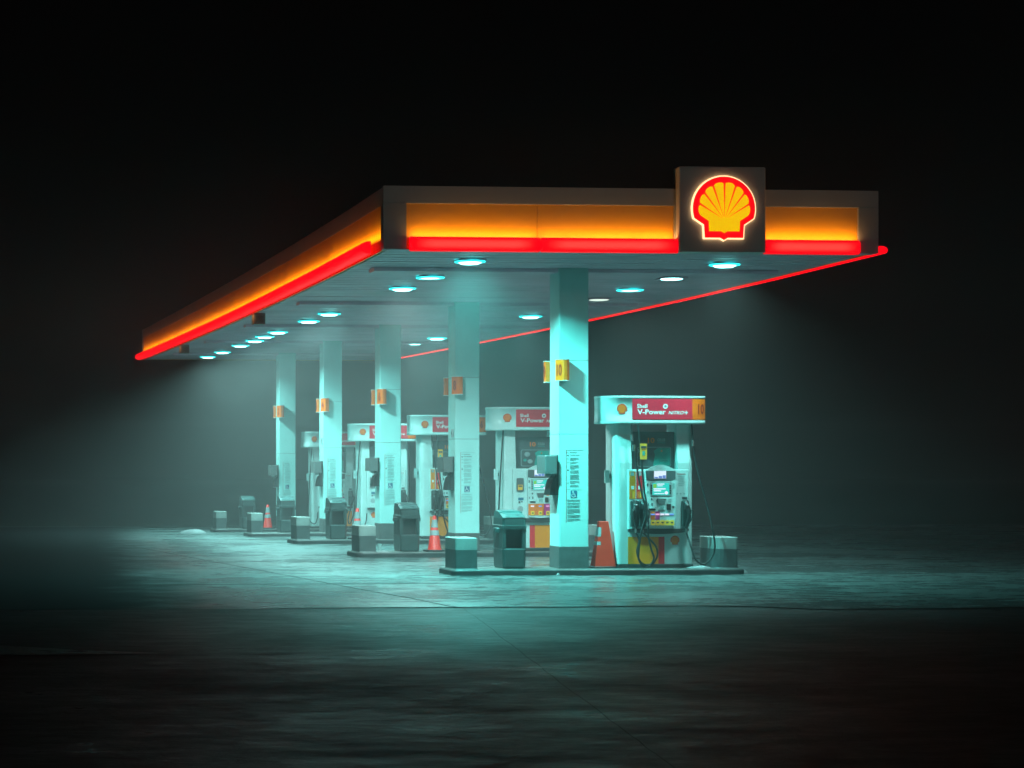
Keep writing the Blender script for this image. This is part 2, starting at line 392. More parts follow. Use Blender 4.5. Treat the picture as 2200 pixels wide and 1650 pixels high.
# the slab: dark left part painted as light falloff, and the broken front edge
rnd = random.Random(21)
ys_ = [24.6+0.35*k for k in range(90)]+[58, 61, 64]; nx = 91
vs, fs = [], []; w_ = 0.0
for j, y in enumerate(ys_):
    w_ = 0.9*w_+rnd.uniform(-0.025, 0.025)
    xl = -14
    for i in range(nx):
        x = xl+(31-xl)*(i/(nx-1)); vs.append((x, y+(ex(x) if j == 0 else 0), gz(y)-0.002-(0.0065*min(1, max(0, (5.2-x)/2.0)) if j == 0 else 0)))
for j in range(len(ys_)-1):
    for i in range(nx-1): fs.append((j*nx+i, j*nx+i+1, (j+1)*nx+i+1, (j+1)*nx+i))
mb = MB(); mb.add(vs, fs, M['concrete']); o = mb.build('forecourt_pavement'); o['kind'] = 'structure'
sheet('verge', [-160, -60, -20, 0, 20, 60, 180], [64.0, 70, 80, 120, 299], M['grass'], 0.03)
# a paler, glossy wedge out on the dark apron, lower left
mb = MB()
patch = [(-0.6, 19.35), (0.3, 18.85), (1.0, 18.75), (1.95, 18.85), (1.3, 19.25), (0.7, 19.75), (0.1, 19.9), (-0.4, 19.75)]
mb.add([(x, y, -0.004) for x, y in patch], [tuple(range(len(patch)))], M['palepatch'])
o = mb.build('pavement_patch'); o['kind'] = 'structure'

# ------------------------------------------------------------------ the canopy
XL, XR, YF, YB = 5.92, 12.49, 29.46, 62.1
ZB, ZT = 4.30, 5.11
SPACE = 6.366
Y0 = 31.80
can = thing('station_canopy', 'long flat filling station canopy with glowing yellow and red edges', 'canopy', ((XL+XR)/2, (YF+YB)/2, 0))
CO = Vector(can.location)
def sag(y):          # the long roof dips a few centimetres along its middle
    t = min(1, max(0, (y-YF)/(YB-YF))); return -0.075*math.sin(math.pi*t**0.75)+0.03*t
def cb(mb, name, parent=can, label=None):      # canopy parts are modelled in world space, then hung on the canopy
    mb.v = [(x, y, z+sag(y)) for x, y, z in mb.v]
    o = mb.build(name, parent, label)
    if parent is can: o.location = -CO
    return o
mb = MB()
yy_ = [YF+0.06+(YB-YF-0.12)*k/12 for k in range(13)]
mb.loft([[(XL+0.06, y, ZB+0.03), (XR-0.06, y, ZB+0.03), (XR-0.06, y, ZT-0.05), (XL+0.06, y, ZT-0.05)] for y in yy_], M['fascia']); cb(mb, 'roof_deck')
# ceiling of narrow metal pans running across, with a lip at every joint
M['ceil'] = paint('ceiling_pan', (0.86, 0.66, 0.76), 0.33, var=0.14, scale=1.3, metal=0.0, dirt=((0.38, 0.36, 0.38), 0.66, 1.5))
mb = MB(); y = YF+0.10
while y < YB-0.3:
    t1, t2 = random.uniform(-0.004, 0.004), random.uniform(-0.004, 0.004)
    prof = [(y, ZB+0.028), (y+0.03, ZB+t1), (y+0.255, ZB+t2), (y+0.285, ZB+0.028)]
    mb.loft([[(x, a, b) for a, b in prof] for x in (XL+0.08, XR-0.08)], M['ceil']); y += 0.305
cb(mb, 'ceiling_panel')
for k in range(5):
    yb = Y0+k*SPACE
    mb = MB(); mb.box(XL+0.35, XR-0.45, yb+0.05, yb+0.40, ZB-0.055, ZB-0.005, M['ceil']); cb(mb, 'cross_beam')
# fascia: grey backing, yellow band, grey border and the light bars
def side(tag_, P, segs, L, proud=0.0, e=0.0):
    """P(u, out, z) -> world; u runs along the edge from 0 to L"""
    def bx(u0, u1, o0, o1, z0, z1, mat, mb):
        n = max(1, int((u1-u0)/2.5))
        mb.loft([[P(u, o0, z0), P(u, o1, z0), P(u, o1, z1), P(u, o0, z1)] for u in [u0+(u1-u0)*k/n for k in range(n+1)]], mat)
    mb = MB()
    bx(e, L-e, -0.055, proud, 4.89, ZT, M['fascia'], mb)
    prev = e
    for (u0, u1) in [s[0] for s in segs]:
        if u0 > prev+1e-3: bx(prev, u0, -0.055, 0.002, ZB-0.004, 4.888, M['fascia'], mb)
        prev = u1
    bx(prev, L-e, -0.055, 0.002, ZB-0.004, 4.888, M['fascia'], mb)
    cb(mb, 'fascia_border')
    for (u0, u1), seams in segs:
        mb = MB()
        cuts = [u0]+seams+[u1]
        for a, b in zip(cuts, cuts[1:]): bx(a+0.003, b-0.003, -0.055, -0.03, ZB, 4.888, M['yellow'], mb)
        cb(mb, 'yellow_panel')
def bar(P, u0, u1, mat, zc=4.362, rz=0.095, off=0.02, seg=10, out=0.14, sq=0.8):
    """half round light bar standing 4 cm off the fascia"""
    prof = []
    for k in range(seg+1):
        a = math.pi*k/seg
        prof.append((off+out*math.sin(a)**sq, zc+rz*math.cos(a)))
    rings = []
    for u in (u0, u0+0.012, u1-0.012, u1):
        s = 0.86 if u in (u0, u1) else 1.0
        rings.append([P(u, off+(o-off)*s, zc+(z-zc)*s) for o, z in prof])
    mb = MB(); mb.loft(rings, mat, False); return cb(mb, 'light_bar')
PF = lambda u, o, z: (XL+u, YF-o, z)                    # front edge
PL = lambda u, o, z: (XL-o, YF+u, z)                    # left edge
PR = lambda u, o, z: (XR+o, YF+u, z)
PB = lambda u, o, z: (XL+u, YB+o, z)
LY = YB-YF
side('front', PF, [((0.30, 3.83), [2.02]), ((5.0, 6.30), [])], XR-XL)
side('left', PL, [((0.16, LY-0.1), [4.0*k for k in range(1, 8)])], LY, -0.026, 0.058)
side('right', PR, [((0.25, LY-0.2), [4.0*k for k in range(1, 8)])], LY, 0.0, 0.058)
side('back', PB, [((0.2, 6.3), [3.2])], XR-XL)
for a, b in ((0.33, 2.035), (2.05, 3.87), (5.005, 6.295)): bar(PF, a, b, M['barcore'], out=0.085, sq=0.45)
n = 8
for k in range(n):
    a = 0.52+(LY-0.6)*k/n; b = 0.52+(LY-0.6)*(k+1)/n
    bar(PL, a, b-0.006, M['bar'], 4.375, 0.083, 0.06)
    bar(PR, a-0.55, b-0.556, M['bar'], 4.335, 0.055, 0.02, out=0.10)
bar(PB, 3.0, 6.3, M['bar'], 4.40)
# the upright emblem box on the front edge
sb = MB(); sb.box(9.77, 10.92, YF-0.14, YF+0.12, ZB-0.02, 5.385, M['signgrey'], bev=0.012)
sg = cb(sb, 'emblem_box')
emblem(sg, 10.35, YF-0.142, 4.84, 0.412, LITE, depth=0.03)
# small sensor boxes under the left edge
for yy in (41.2, 53.0):
    mb = MB(); mb.box(XL+0.02, XL+0.22, yy, yy+0.3, ZB-0.20, ZB-0.004, M['towel']); mb.box(XL+0.05, XL+0.19, yy-0.015, yy, ZB-0.17, ZB-0.05, M['dark']); cb(mb, 'junction_box')

# strips inside the light bars that wash the yellow panels
def strip_light(name, loc, length, width, energy, col, rot):
    d = bpy.data.lights.new(name, 'AREA'); d.shape = 'RECTANGLE'; d.size = length; d.size_y = width; d.energy = energy; d.color = col
    o = bpy.data.objects.new(name, d); COL.objects.link(o); o.location = loc; o.rotation_euler = rot; o.parent = can
    o.location = Vector(loc)-CO
    return o
WARM = (1.0, 0.54, 0.16)
for u0, u1 in ((0.33, 2.03), (2.05, 3.85), (5.0, 6.3)):
    strip_light('bar_strip', (XL+(u0+u1)/2, YF-0.045, 4.462), u1-u0-0.04, 0.03, 2.7*(u1-u0), WARM, (math.radians(180-22), 0, 0))
for k in range(8):
    a = 0.2+(LY-0.3)*(k+0.5)/8; ln = (LY-0.3)/8-0.1
    # along y: rotate the strip about z, tilt towards the fascia
    for z, tilt, e in ((4.468, 180-46, 1.7), (4.284, 46, 1.0)):
        o = strip_light('bar_strip', (XL-0.05, YF+a, z+sag(YF+a)), ln, 0.035, e*ln, WARM, (0, 0, 0))
        o.data.spread = math.radians(95)
        o.rotation_euler = (Matrix.Rotation(math.radians(-90), 4, 'Z') @ Matrix.Rotation(math.radians(tilt), 4, 'X')).to_euler()

# ------------------------------------------------------------------ ceiling lights
LX, RX = 7.36, 10.93
lamps = []
LD = [(LX, 30.75, 'L', 1.0), (LX, 33.2, 'L', 0.5), (LX, 35.15, 'L', 1.6), (LX-0.1, 41.0, 'L', 0.9), (LX-0.1, 43.2, 'L', 0.9),
      (LX-0.1, 47.0, 'L', 0.8), (LX-0.1, 48.8, 'L', 0.8), (LX-0.05, 50.6, 'L', 0.8), (LX-0.05, 52.9, 'L', 0.8), (LX, 56.5, 'L', 0.7), (LX, 59.4, 'L', 0.7),
      (RX, 30.9, 'R', 0.6), (RX, 33.15, 'R', 0.3), (RX, 35.15, 'R', 0.5), (RX+0.12, 37.2, 'R', 0.0), (RX+0.1, 41.4, 'R', 0.55), (RX+0.1, 49.1, 'R', 0.55), (RX+0.1, 51.3, 'R', 0.55)]
ordn = ['first', 'second', 'third', 'fourth', 'fifth', 'sixth', 'seventh', 'eighth', 'ninth', 'tenth', 'eleventh']
cnt = {'L': 0, 'R': 0}
BASE_W = 190.0
for (x, y, rowk, e) in LD:
    i = cnt[rowk]; cnt[rowk] += 1
    row = 'left' if rowk == 'L' else 'right'
    if e == 0: lab = 'unlit thin ceiling light in the right row, fourth from the front of the canopy'
    else: lab = f"glowing white ceiling light, {ordn[i]} from the canopy front in the {row} row"
    t = thing('ceiling_light', lab, 'ceiling light', (x, y, ZB+sag(y)), 'ceiling lights under the canopy')
    mb = MB(); mb.box(-0.18, 0.18, -0.20, 0.20, -0.022, -0.006, M['ceil'], bev=0.008); mb.build('housing', t)
    drop = 0.035 if e > 0.5 else 0.012
    mb = MB(); pts = [(0.155*math.cos(a)*1.0, 0.17*math.sin(a)) for a in [2*math.pi*k/24 for k in range(24)]]
    mb.loft([[(px*s, py*s, z) for px, py in pts] for s, z in ((1, -0.0225), (0.97, -0.0225-drop*0.5), (0.75, -0.0225-drop))], M['lens'] if e else M['lensdim'], True)
    mb.build('lens', t)
    if e > 0.4:
        mb = MB(); mb.loft([[(px*s, py*s, z) for px, py in pts] for s, z in ((1.34, -0.0225), (1.30, -0.034), (1.04, -0.040), (1.03, -0.024))], M['haloring'], True); mb.build('halo_ring', t)  # added ring imitating the lamp's halo
    if e:
        d = bpy.data.lights.new('lamp', 'AREA'); d.shape = 'DISK'; d.size = 0.30; d.energy = BASE_W*e
        first = i == 0
        d.color = (0.15, 1.0, 0.93) if first and rowk == 'L' else (0.41, 1.0, 0.96)
        if i in (1, 2) and rowk == 'L': d.color = (0.62, 1.0, 0.97)
        if first and rowk == 'L': d.energy *= 3.0
        elif i >= 3: d.energy *= 1.35
        d.spread = math.radians(146 if rowk == 'L' else 132)
        o = bpy.data.objects.new('lamp', d); COL.objects.link(o); o.parent = t; o.location = (0, 0, -0.075)

# ------------------------------------------------------------------ islands
KZ = 0.08
def notice(parent, w):
    """the printed column of safety lines with the blue wheelchair symbol"""
    mb = MB(); y = -0.002
    x0, x1 = 0.10, 0.345
    rnd = random.Random(5)
    mb.box(x0-0.005, x0, y-0.001, y, 0.72, 1.735, M['txtred'])
    mb.box(x0, x1, y-0.001, y, 1.728, 1.733, M['txtgrey'])
    text(mb, 'No smoking', x0+0.05, x0+0.155, 1.683, 1.708, y-0.001, M['txtdark'], 0.02)
    text(mb, 'Turn off engine', x0+0.05, x0+0.185, 1.645, 1.672, y-0.001, M['txtdark'], 0.02)
    z = 1.615
    for blk in (3, 2, 4, 3, 5, 3, 2):
        for k in range(blk):
            mb.box(x0+0.05, x0+0.185-rnd.random()*(0.07 if k == blk-1 else 0.015), y-0.001, y, z, z+0.008, M['txtgrey']); z -= 0.0155
        z -= 0.012
    for zz_ in (1.695, 1.655, 1.61, 1.56, 1.45, 1.27):
        pts = [(x0+0.022+0.011*math.cos(a), zz_+0.011*math.sin(a)) for a in [2*math.pi*k/10 for k in range(10)]]
        mb.plate(pts, y, 0.001, M['txtdark'] if zz_ in (1.655, 1.45) else M['txtgrey'])
    mb.box(x0, x1-0.03, y-0.001, y, 1.178, 1.182, M['txtgrey'])
    z = 1.03
    for blk in (2, 2, 3, 5, 3, 3):
        for k in range(blk):
            mb.box(x0+0.012, x0+0.20-rnd.random()*(0.1 if k == blk-1 else 0.01), y-0.001, y, z, z+0.0065, M['txtgrey']); z -= 0.0135
        z -= 0.012
    n_ = mb.build('safety_notice', parent)
    mb = MB(); cx, cz = x0+0.105, 1.115
    mb.plate(rrect(cx-0.045, cx+0.045, cz-0.05, cz+0.05, 0.006), -0.002, 0.002, M['blue'])
    yy = -0.0045
    c = lambda px, pz, r: [(cx+px+r*math.cos(a), cz+pz+r*math.sin(a)) for a in [2*math.pi*k/12 for k in range(12)]]
    mb.plate(c(-0.012, 0.033, 0.008), yy, 0.001, M['txtwhite'])
    def stroke(pts, w):
        for (ax, az), (bx_, bz) in zip(pts, pts[1:]):
            dx, dz = bx_-ax, bz-az; l = math.hypot(dx, dz); nx, nz = -dz/l*w/2, dx/l*w/2
            mb.plate([(cx+ax-nx, cz+az-nz), (cx+bx_-nx, cz+bz-nz), (cx+bx_+nx, cz+bz+nz), (cx+ax+nx, cz+az+nz)], yy, 0.001, M['txtwhite'])
    stroke([(-0.012, 0.027), (-0.009, -0.006), (0.014, -0.006), (0.026, -0.034), (0.036, -0.031)], 0.008)
    stroke([(-0.011, 0.010), (0.012, 0.010)], 0.006)
    arc = [(-0.004+0.026*math.cos(a), -0.018+0.026*math.sin(a)) for a in [math.radians(130+210*k/12) for k in range(13)]]
    stroke(arc, 0.007)
    mb.build('wheelchair_symbol', n_)

CW, CD = 0.418, 0.50
def column(k, nums, lab):
    x, y = 8.88, Y0+k*SPACE
    dz = gz(y)
    t = thing('support_column', lab, 'column', (x, y, dz), 'canopy support columns')
    top = ZB-dz-0.004
    mb = MB()
    ch = 0.012
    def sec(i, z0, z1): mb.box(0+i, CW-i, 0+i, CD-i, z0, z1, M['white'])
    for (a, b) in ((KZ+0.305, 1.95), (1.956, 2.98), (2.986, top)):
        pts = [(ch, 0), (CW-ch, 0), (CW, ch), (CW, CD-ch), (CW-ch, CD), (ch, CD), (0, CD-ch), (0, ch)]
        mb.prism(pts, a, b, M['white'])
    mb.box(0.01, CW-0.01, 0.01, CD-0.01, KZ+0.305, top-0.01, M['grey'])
    mb.build('shaft', t)
    mb = MB(); mb.box(-0.004, CW+0.004, -0.004, CD+0.004, KZ-0.002, KZ+0.304, M['grey'], bev=0.006); mb.build('plinth', t)
    notice(t, CW)
    # bowed lane number signs standing out from the front and the back face
    z0, z1 = 2.70-dz, 2.985-dz
    for (num, s, yb) in ((nums[1], -1, -0.001), (nums[0], 1, CD+0.001)):
        mb = MB()
        plan = [(-0.055, 0.0), (-0.058, 0.10), (-0.045, 0.15), (-0.01, 0.175), (0.05, 0.175), (0.09, 0.16), (0.105, 0.13), (0.105, 0.0)]
        if s < 0: plan = [(-0.058, 0.0), (-0.058, 0.035), (0.0, 0.165), (0.02, 0.178), (0.06, 0.175), (0.09, 0.16), (0.105, 0.13), (0.105, 0.0)]
        plan = [(px, yb+s*py) for px, py in plan]
        mb.prism(plan, z0, z1, M['signyellow'])
        inner = [(px*1.06-0.002, yb+s*(abs(py-yb)*1.03)) for px, py in plan]
        mb.prism(inner, z1, z1+0.010, M['txtwhite']); mb.prism(inner, z0-0.010, z0, M['txtwhite'])
        sg_ = mb.build('number_sign', t)
        mb = MB()
        w = 0.075 if len(num) == 1 else 0.10
        c0 = yb+s*0.062
        if s < 0:       # the number on the facet that looks down the lane
            gv, gf = glyphs(num, 0.03)
            ga, gb_ = min(v[0] for v in gv), max(v[0] for v in gv); gc, gd = min(v[1] for v in gv), max(v[1] for v in gv)
            out = []
            for v in gv:
                q = 0.12+0.76*(v[0]-ga)/(gb_-ga) if len(num) > 1 else 0.25+0.5*(v[0]-ga)/(gb_-ga)
                out.append((-0.058+0.058*q-0.0028, yb-(0.035+0.13*q)-0.0012, z0+0.06+(v[1]-gc)/(gd-gc)*(z1-z0-0.12)))
            mb.add(out, gf, M['txtred'])
        else: text(mb, num, c0+w/2, c0-w/2, z0+0.05, z1-0.06, -0.0600, M['txtred'], 0.03, axis='x')
        mb.build('lane_number', sg_)
    if k in (1, 3):
        mb = MB(); mb.box(-0.028, -0.001, 0.10, 0.16, 1.98-dz, 2.12-dz, M['reflect'], bev=0.004); mb.box(-0.034, -0.028, 0.12, 0.14, 2.03-dz, 2.07-dz, M['dark']); mb.build('switch_box', t)
    return t, dz

def dispenser(k, lab):
    x, y = 8.88, Y0+k*SPACE; dz = gz(y)
    t = thing('towel_dispenser', lab, 'dispenser', (x, y, dz), 'towel dispensers on the columns')
    mb = MB(); mb.box(-0.215, -0.045, -0.06, 0.40, 1.40, 1.655, M['towel'], bev=0.012); mb.build('case', t)
    mb = MB(); mb.box(-0.045, -0.001, 0.05, 0.35, 1.10, 1.66, M['dark']); mb.build('bracket', t)
    mb = MB()
    rnd = random.Random(k)
    zig = [(-0.17, 1.40), (-0.155, 1.335+rnd.random()*0.03), (-0.13, 1.365), (-0.11, 1.345), (-0.09, 1.37), (-0.075, 1.40)]
    mb.plate(zig, 0.12, 0.004, M['reflect']); mb.build('paper_towel', t)
    mb = MB()
    pr = [(-0.05, 1.345), (-0.075, 1.32), (-0.10, 1.24), (-0.118, 1.135), (-0.12, 1.10), (-0.004, 1.105), (-0.004, 1.345)]
    mb.plate(pr[::-1], 0.36, 0.30, M['black']); mb.build('squeegee_bucket', t)

def trash_can(k, jx, lab, wire):
    x, y = 8.06+jx, Y0-0.06+k*SPACE; dz = gz(y)
    t = thing('trash_can', lab, 'trash can', (x, y, dz+KZ), 'trash cans beside the columns')
    W, D = 0.335, 0.56
    pts = lambda i: [(0.03+i, i), (W-0.03-i, i), (W-i, 0.03+i), (W-i, D-0.03-i), (W-0.03-i, D-i), (0.03+i, D-i), (i, D-0.03-i), (i, 0.03+i)]
    mb = MB()
    def ring(i, z): return [(a, b, z) for a, b in pts(i)]
    mb.loft([ring(0.016, 0), ring(0.006, 0.03), ring(0.0, 0.265), ring(0.010, 0.28)], M['bin'])
    mb.box(0.045, W-0.045, 0.11, D-0.03, 0.281, 0.545, M['binin'])
    for xx in (0.004, W-0.049): mb.box(xx, xx+0.045, 0.012, D-0.012, 0.281, 0.545, M['bin'])
    mb.build('body', t)
    if wire:
        mb = MB(); mb.tube([(0.055, 0.09, 0.53), (0.10, 0.08, 0.29)], 0.005, M['black'], 6); mb.tube([(W-0.055, 0.09, 0.53), (W-0.10, 0.08, 0.29)], 0.005, M['black'], 6)
        mb.build('bag_wire', t)
    mb = MB(); mb.loft([ring(-0.004, 0.546), ring(-0.008, 0.575), ring(-0.008, 0.60), ring(0.0, 0.606), ring(0.004, 0.70)], M['bin'])
    hood = mb.build('hood', t)
    mb = MB()
    # sloping double lid: low at the front, stepped and higher behind
    sidep = [(0.0, 0.702), (0.02, 0.715), (0.20, 0.765), (0.21, 0.785), (0.42, 0.80), (0.50, 0.79), (0.55, 0.73), (0.55, 0.702)]
    a = [(0.006, p_, z) for p_, z in sidep]; b = [(W-0.006, p_, z) for p_, z in sidep]
    mid1 = [(0.05, p_, z+0.012) for p_, z in sidep]; mid2 = [(W-0.05, p_, z+0.012) for p_, z in sidep]
    mb.loft([a, mid1, mid2, b], M['lid']); mb.build('lid', t)
    mb = MB()
    for s, xx in ((-1, 0), (1, W)):
        mb = MB(); mb.prism([(xx-s*0.002, 0.17), (xx+s*0.052, 0.20), (xx+s*0.06, 0.28), (xx+s*0.052, 0.36), (xx-s*0.002, 0.39)][::s], 0.50, 0.565, M['bin'], cap=0.012)
        mb.build('side_handle', t)

GX = (0.0, 0.14, 0.15, 0.12, 0.08)
def guard(k, right, lab):
    y = Y0+k*SPACE; dz = gz(y)
    x0, x1 = (11.03, 11.37) if right else (7.345-GX[k], 7.66-GX[k]-0.02*min(k, 2))
    y0 = -0.26 if not right else -0.22
    D = 0.66
    t = thing('island_guard', lab, 'bollard', (x0, y+y0, dz+KZ), 'island end guards')
    W = x1-x0
    if right: pts = rrect(0, W, 0, D, 0.03); pts = [p for p in pts]
    bv = 0.03
    def plan(g):
        if not right: return rrect(-g, W+g, -g, D+g, bv+g, 3)
        # the near left corner is rounded off widely
        p = []
        for cx, cy, a0, r in ((W-0.04, 0.04, -90, 0.04), (W-0.04, D-0.04, 0, 0.04), (0.04, D-0.04, 90, 0.04), (0.17, 0.17, 180, 0.17)):
            for q in range(7):
                a = math.radians(a0+15*q); p.append((cx+(r+g)*math.cos(a), cy+(r+g)*math.sin(a)))
        return p
    H = 0.435
    mb = MB(); mb.loft([[(a, b, z) for a, b in plan(g)] for g, z in ((0.01, -0.003), (0.0, 0.015), (0, H-0.165))], M['guardg']); mb.build('shell', t)
    mb = MB(); mb.loft([[(a, b, z) for a, b in plan(g)] for g, z in ((0.0, H-0.164), (0, H-0.008), (-0.008, H), (-0.03, H-0.012))], M['guardw']); mb.build('painted_band', t)

def island(k, lab):
    y = Y0+k*SPACE; dz = gz(y)
    x0, x1, y0, y1 = 7.29-GX[k], 11.45, y-0.33, y+0.62
    pts = lambda i: rrect(x0+i, x1-i, y0+i, y1-i, 0.12, 5)
    mb = MB()
    zb = min(gz(y0), gz(y1))-0.02
    mb.loft([[(a, b, z) for a, b in pts(i)] for i, z in ((0, zb), (0, dz+KZ-0.022), (0.006, dz+KZ-0.012))], M['kerbedge'])
    mb.loft([[(a, b, z) for a, b in pts(i)] for i, z in ((0.012, dz+KZ-0.011), (0.02, dz+KZ))], M['kerb'])
    o = mb.build('pump_island'); tag(o, lab, 'kerb', 'pump islands')

def cone(x, y, lab, h=0.60):
    t = thing('traffic_cone', lab, 'traffic cone', (x, y, gz(y)+KZ), 'traffic cones on the islands')
    mb = MB(); mb.prism(rrect(-0.17, 0.17, -0.17, 0.17, 0.05), 0, 0.03, M['black'], cap=0.01); mb.build('base', t)
    r = lambda z: 0.118-(0.118-0.028)*z/h
    mb = MB(); mb.lathe([(r(0.0)+0.004, 0.031), (r(0.05), 0.05), (r(h-0.008), h-0.008), (r(h)*0.6, h)], 0, 0, M['cone'], 24); mb.build('shaft', t)
    for a, b in ((0.27, 0.355), (0.40, 0.53)):
        mb = MB(); mb.lathe([(r(a)+0.003, a), (r(b)+0.003, b)], 0, 0, M['reflect'], 24); mb.build('reflective_band', t)

# ------------------------------------------------------------------ pumps
def boxline(mb, pts, w, y, mat):
    for (ax, az), (bx_, bz) in zip(pts, pts[1:]):
        dx, dz = bx_-ax, bz-az; l = math.hypot(dx, dz) or 1; nx, nz = -dz/l*w/2, dx/l*w/2
        mb.plate([(ax-nx, az-nz), (bx_-nx, bz-nz), (bx_+nx, bz+nz), (ax+nx, az+nz)], y, 0.002, mat)

def spline(pts, n=8):
    P = [Vector(p) for p in pts]; P = [P[0]*2-P[1]]+P+[P[-1]*2-P[-2]]; out = []
    for i in range(1, len(P)-2):
        for q in range(n):
            t = q/n
            a, b, c, d = P[i-1], P[i], P[i+1], P[i+2]
            out.append(0.5*((2*b)+(-a+c)*t+(2*a-5*b+4*c-d)*t*t+(-a+3*b-3*c+d)*t**3))
    out.append(P[-2]); return out

def nozzle(parent, x, facing, yf):
    """boot with a hanging nozzle"""
    s = facing
    mb = MB()
    mb.box(x-0.055, x+0.055, yf-0.035, yf, 0.66, 1.03, M['dark'], bev=0.02)
    bt = mb.build('nozzle_boot', parent)
    mb = MB()
    mb.tube(spline([(x, yf-0.045, 0.99), (x+s*0.01, yf-0.085, 0.95), (x+s*0.02, yf-0.12, 0.87), (x+s*0.02, yf-0.12, 0.78), (x, yf-0.095, 0.70), (x-s*0.004, yf-0.08, 0.64)]), 0.034, M['black'], 10, 0.022)
    mb.tube(spline([(x+s*0.03, yf-0.10, 0.93), (x+s*0.055, yf-0.15, 0.88), (x+s*0.05, yf-0.16, 0.78), (x+s*0.015, yf-0.11, 0.70)]), 0.011, M['black'], 8)
    mb.box(x-0.032, x+0.032, yf-0.135, yf-0.04, 0.90, 0.975, M['black'], bev=0.015)
    nz_ = mb.build('nozzle', parent)
    mb = MB(); mb.tube([(x-s*0.004, yf-0.08, 0.655), (x-s*0.004, yf-0.08, 0.575)], 0.017, M['metal'], 10); mb.build('swivel', nz_)
    return (x-s*0.004, yf-0.08, 0.575)

def pump(k, num, style, lab):
    y = Y0+k*SPACE; dz = gz(y)
    X0 = 10.29
    t = thing('fuel_pump', lab, 'fuel pump', (X0, y, dz), 'fuel pumps on the islands')
    B0, B1 = -0.425, 0.445           # body in local x
    DP = 0.56
    z0 = KZ
    mb = MB(); mb.box(-0.57, 0.52, 0.02, DP, z0-0.002, z0+0.055, M['dark'], bev=0.01); mb.build('base', t)
    # side pillars carrying the valance: flat outside, rounded towards the front, cut back at mid height
    for s in (-1, 1):
        xo = -0.585 if s < 0 else 0.525
        xi = -0.36 if s < 0 else 0.30
        mb = MB(); rings = []
        for z, fr in ((z0+0.056, 0.05), (1.55, 0.05), (1.72, 0.075), (1.95, 0.10), (2.098, 0.10)):
            ring = [(xi, DP-0.02), (xo, DP-0.02)]
            for q in range(6):
                a = math.radians(90*q/5); r = 0.07
                ring.append((xo-s*r+s*r*math.cos(a), fr+r-r*math.sin(a)))
            ring += [(xi, fr)]
            if s > 0: ring = ring[::-1]
            rings.append([(a, b, z) for a, b in ring])
        mb.loft(rings, M['pumpwhite']); mb.build('side_pillar', t)
    # cabinet: upper electronics head standing slightly proud, dark gap and lower panel
    mb = MB()
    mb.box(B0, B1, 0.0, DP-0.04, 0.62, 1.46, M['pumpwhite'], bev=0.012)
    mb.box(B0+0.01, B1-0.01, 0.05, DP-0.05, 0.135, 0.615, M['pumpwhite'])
    for xx in (-0.08, 0.255): mb.box(xx-0.002, xx+0.002, -0.0015, 0.0, 0.64, 1.44, M['txtgrey'])
    mb.build('cabinet', t)
    mb = MB()
    arcp = [(B0+0.005, 0.63), (B0+0.005, 0.60)]+[(B0+0.01+(B1-B0-0.02)*q/10, 0.585-0.03*math.sin(math.pi*q/10)) for q in range(1, 10)]+[(B1-0.005, 0.60), (B1-0.005, 0.63)]
    mb.plate(arcp, 0.03, 0.045, M['dark']); mb.build('drip_lip', t)
    mb = MB(); yl = 0.049
    if style == 'left':
        bands = [(B0+0.012, 0.02, 'pyellow', 0.135), (0.021, 0.105, 'pred', 0.135), (0.106, B1-0.012, 'pumpwhite', 0.135)]
        ex_, ez = 0.255, 0.475
    else:
        bands = [(B0+0.012, -0.13, 'pumpwhite', 0.135), (-0.129, -0.04, 'pred', 0.135), (-0.039, B1-0.012, 'pyellow', 0.135)]
        ex_, ez = -0.27, 0.475
    for a, b, mm, zz_ in bands: mb.box(a, b, yl-0.012, yl, zz_, 0.515, M[mm])
    mb.box(B0+0.012, B1-0.012, yl-0.010, yl, 0.517, 0.58, M['pumpwhite'])
    lp = mb.build('lower_panel', t)
    emblem(lp, ex_, yl-0.012, ez-0.01, 0.066, PAINT, depth=0.002)
    # console: arched top, bowed bottom
    c0, c1 = -0.185, 0.245
    mid = (c0+c1)/2
    pts = [(c0+0.012, 0.675)]+[(c0+0.03+(c1-c0-0.06)*q/8, 0.655-0.022*math.sin(math.pi*q/8)) for q in range(9)]+[(c1-0.012, 0.675), (c1+0.004, 1.445)]
    pts += [(c1-0.04-(c1-c0-0.08)*q/12, 1.47+0.055*math.sin(math.pi*q/12)) for q in range(13)]+[(c0-0.004, 1.445)]
    mb = MB(); mb.plate(pts, 0.0, 0.045, M['pumpwhite'])
    con = mb.build('console', t)
    yc = -0.046
    P = lambda px: c0+(px-548)/(782-548)*(c1-c0)        # zoomed picture columns onto the console
    Q = lambda py: 1.525-(py-630)/(1115-630)*(1.525-0.633)
    mb = MB()
    mb.plate([(P(550), Q(745)), (P(590), Q(752)), (P(740), Q(752)), (P(778), Q(738)), (P(778), Q(676)), (P(550), Q(676))], yc+0.002, 0.004, M['poster']); 
    mb.box(P(610), P(703), yc-0.006, yc-0.002, Q(734), Q(677), M['scrwhite'])
    for a, b, c_, d in ((612, 640, 733, 722), (645, 672, 733, 715), (676, 700, 733, 710)): mb.box(P(a), P(b), yc-0.008, yc-0.0061, Q(c_), Q(d), M['scrblue'])
    mb.build('video_screen', con)
    mb = MB()
    mb.box(P(580), P(748), yc-0.004, yc, Q(866), Q(762), M['reflect'])
    mb.box(P(597), P(728), yc-0.006, yc-0.0041, Q(860), Q(768), M['scrcyan'])
    yy = yc-0.0062
    mb.box(P(602), P(628), yy-0.001, yy, Q(806), Q(776), M['scrgreen'])
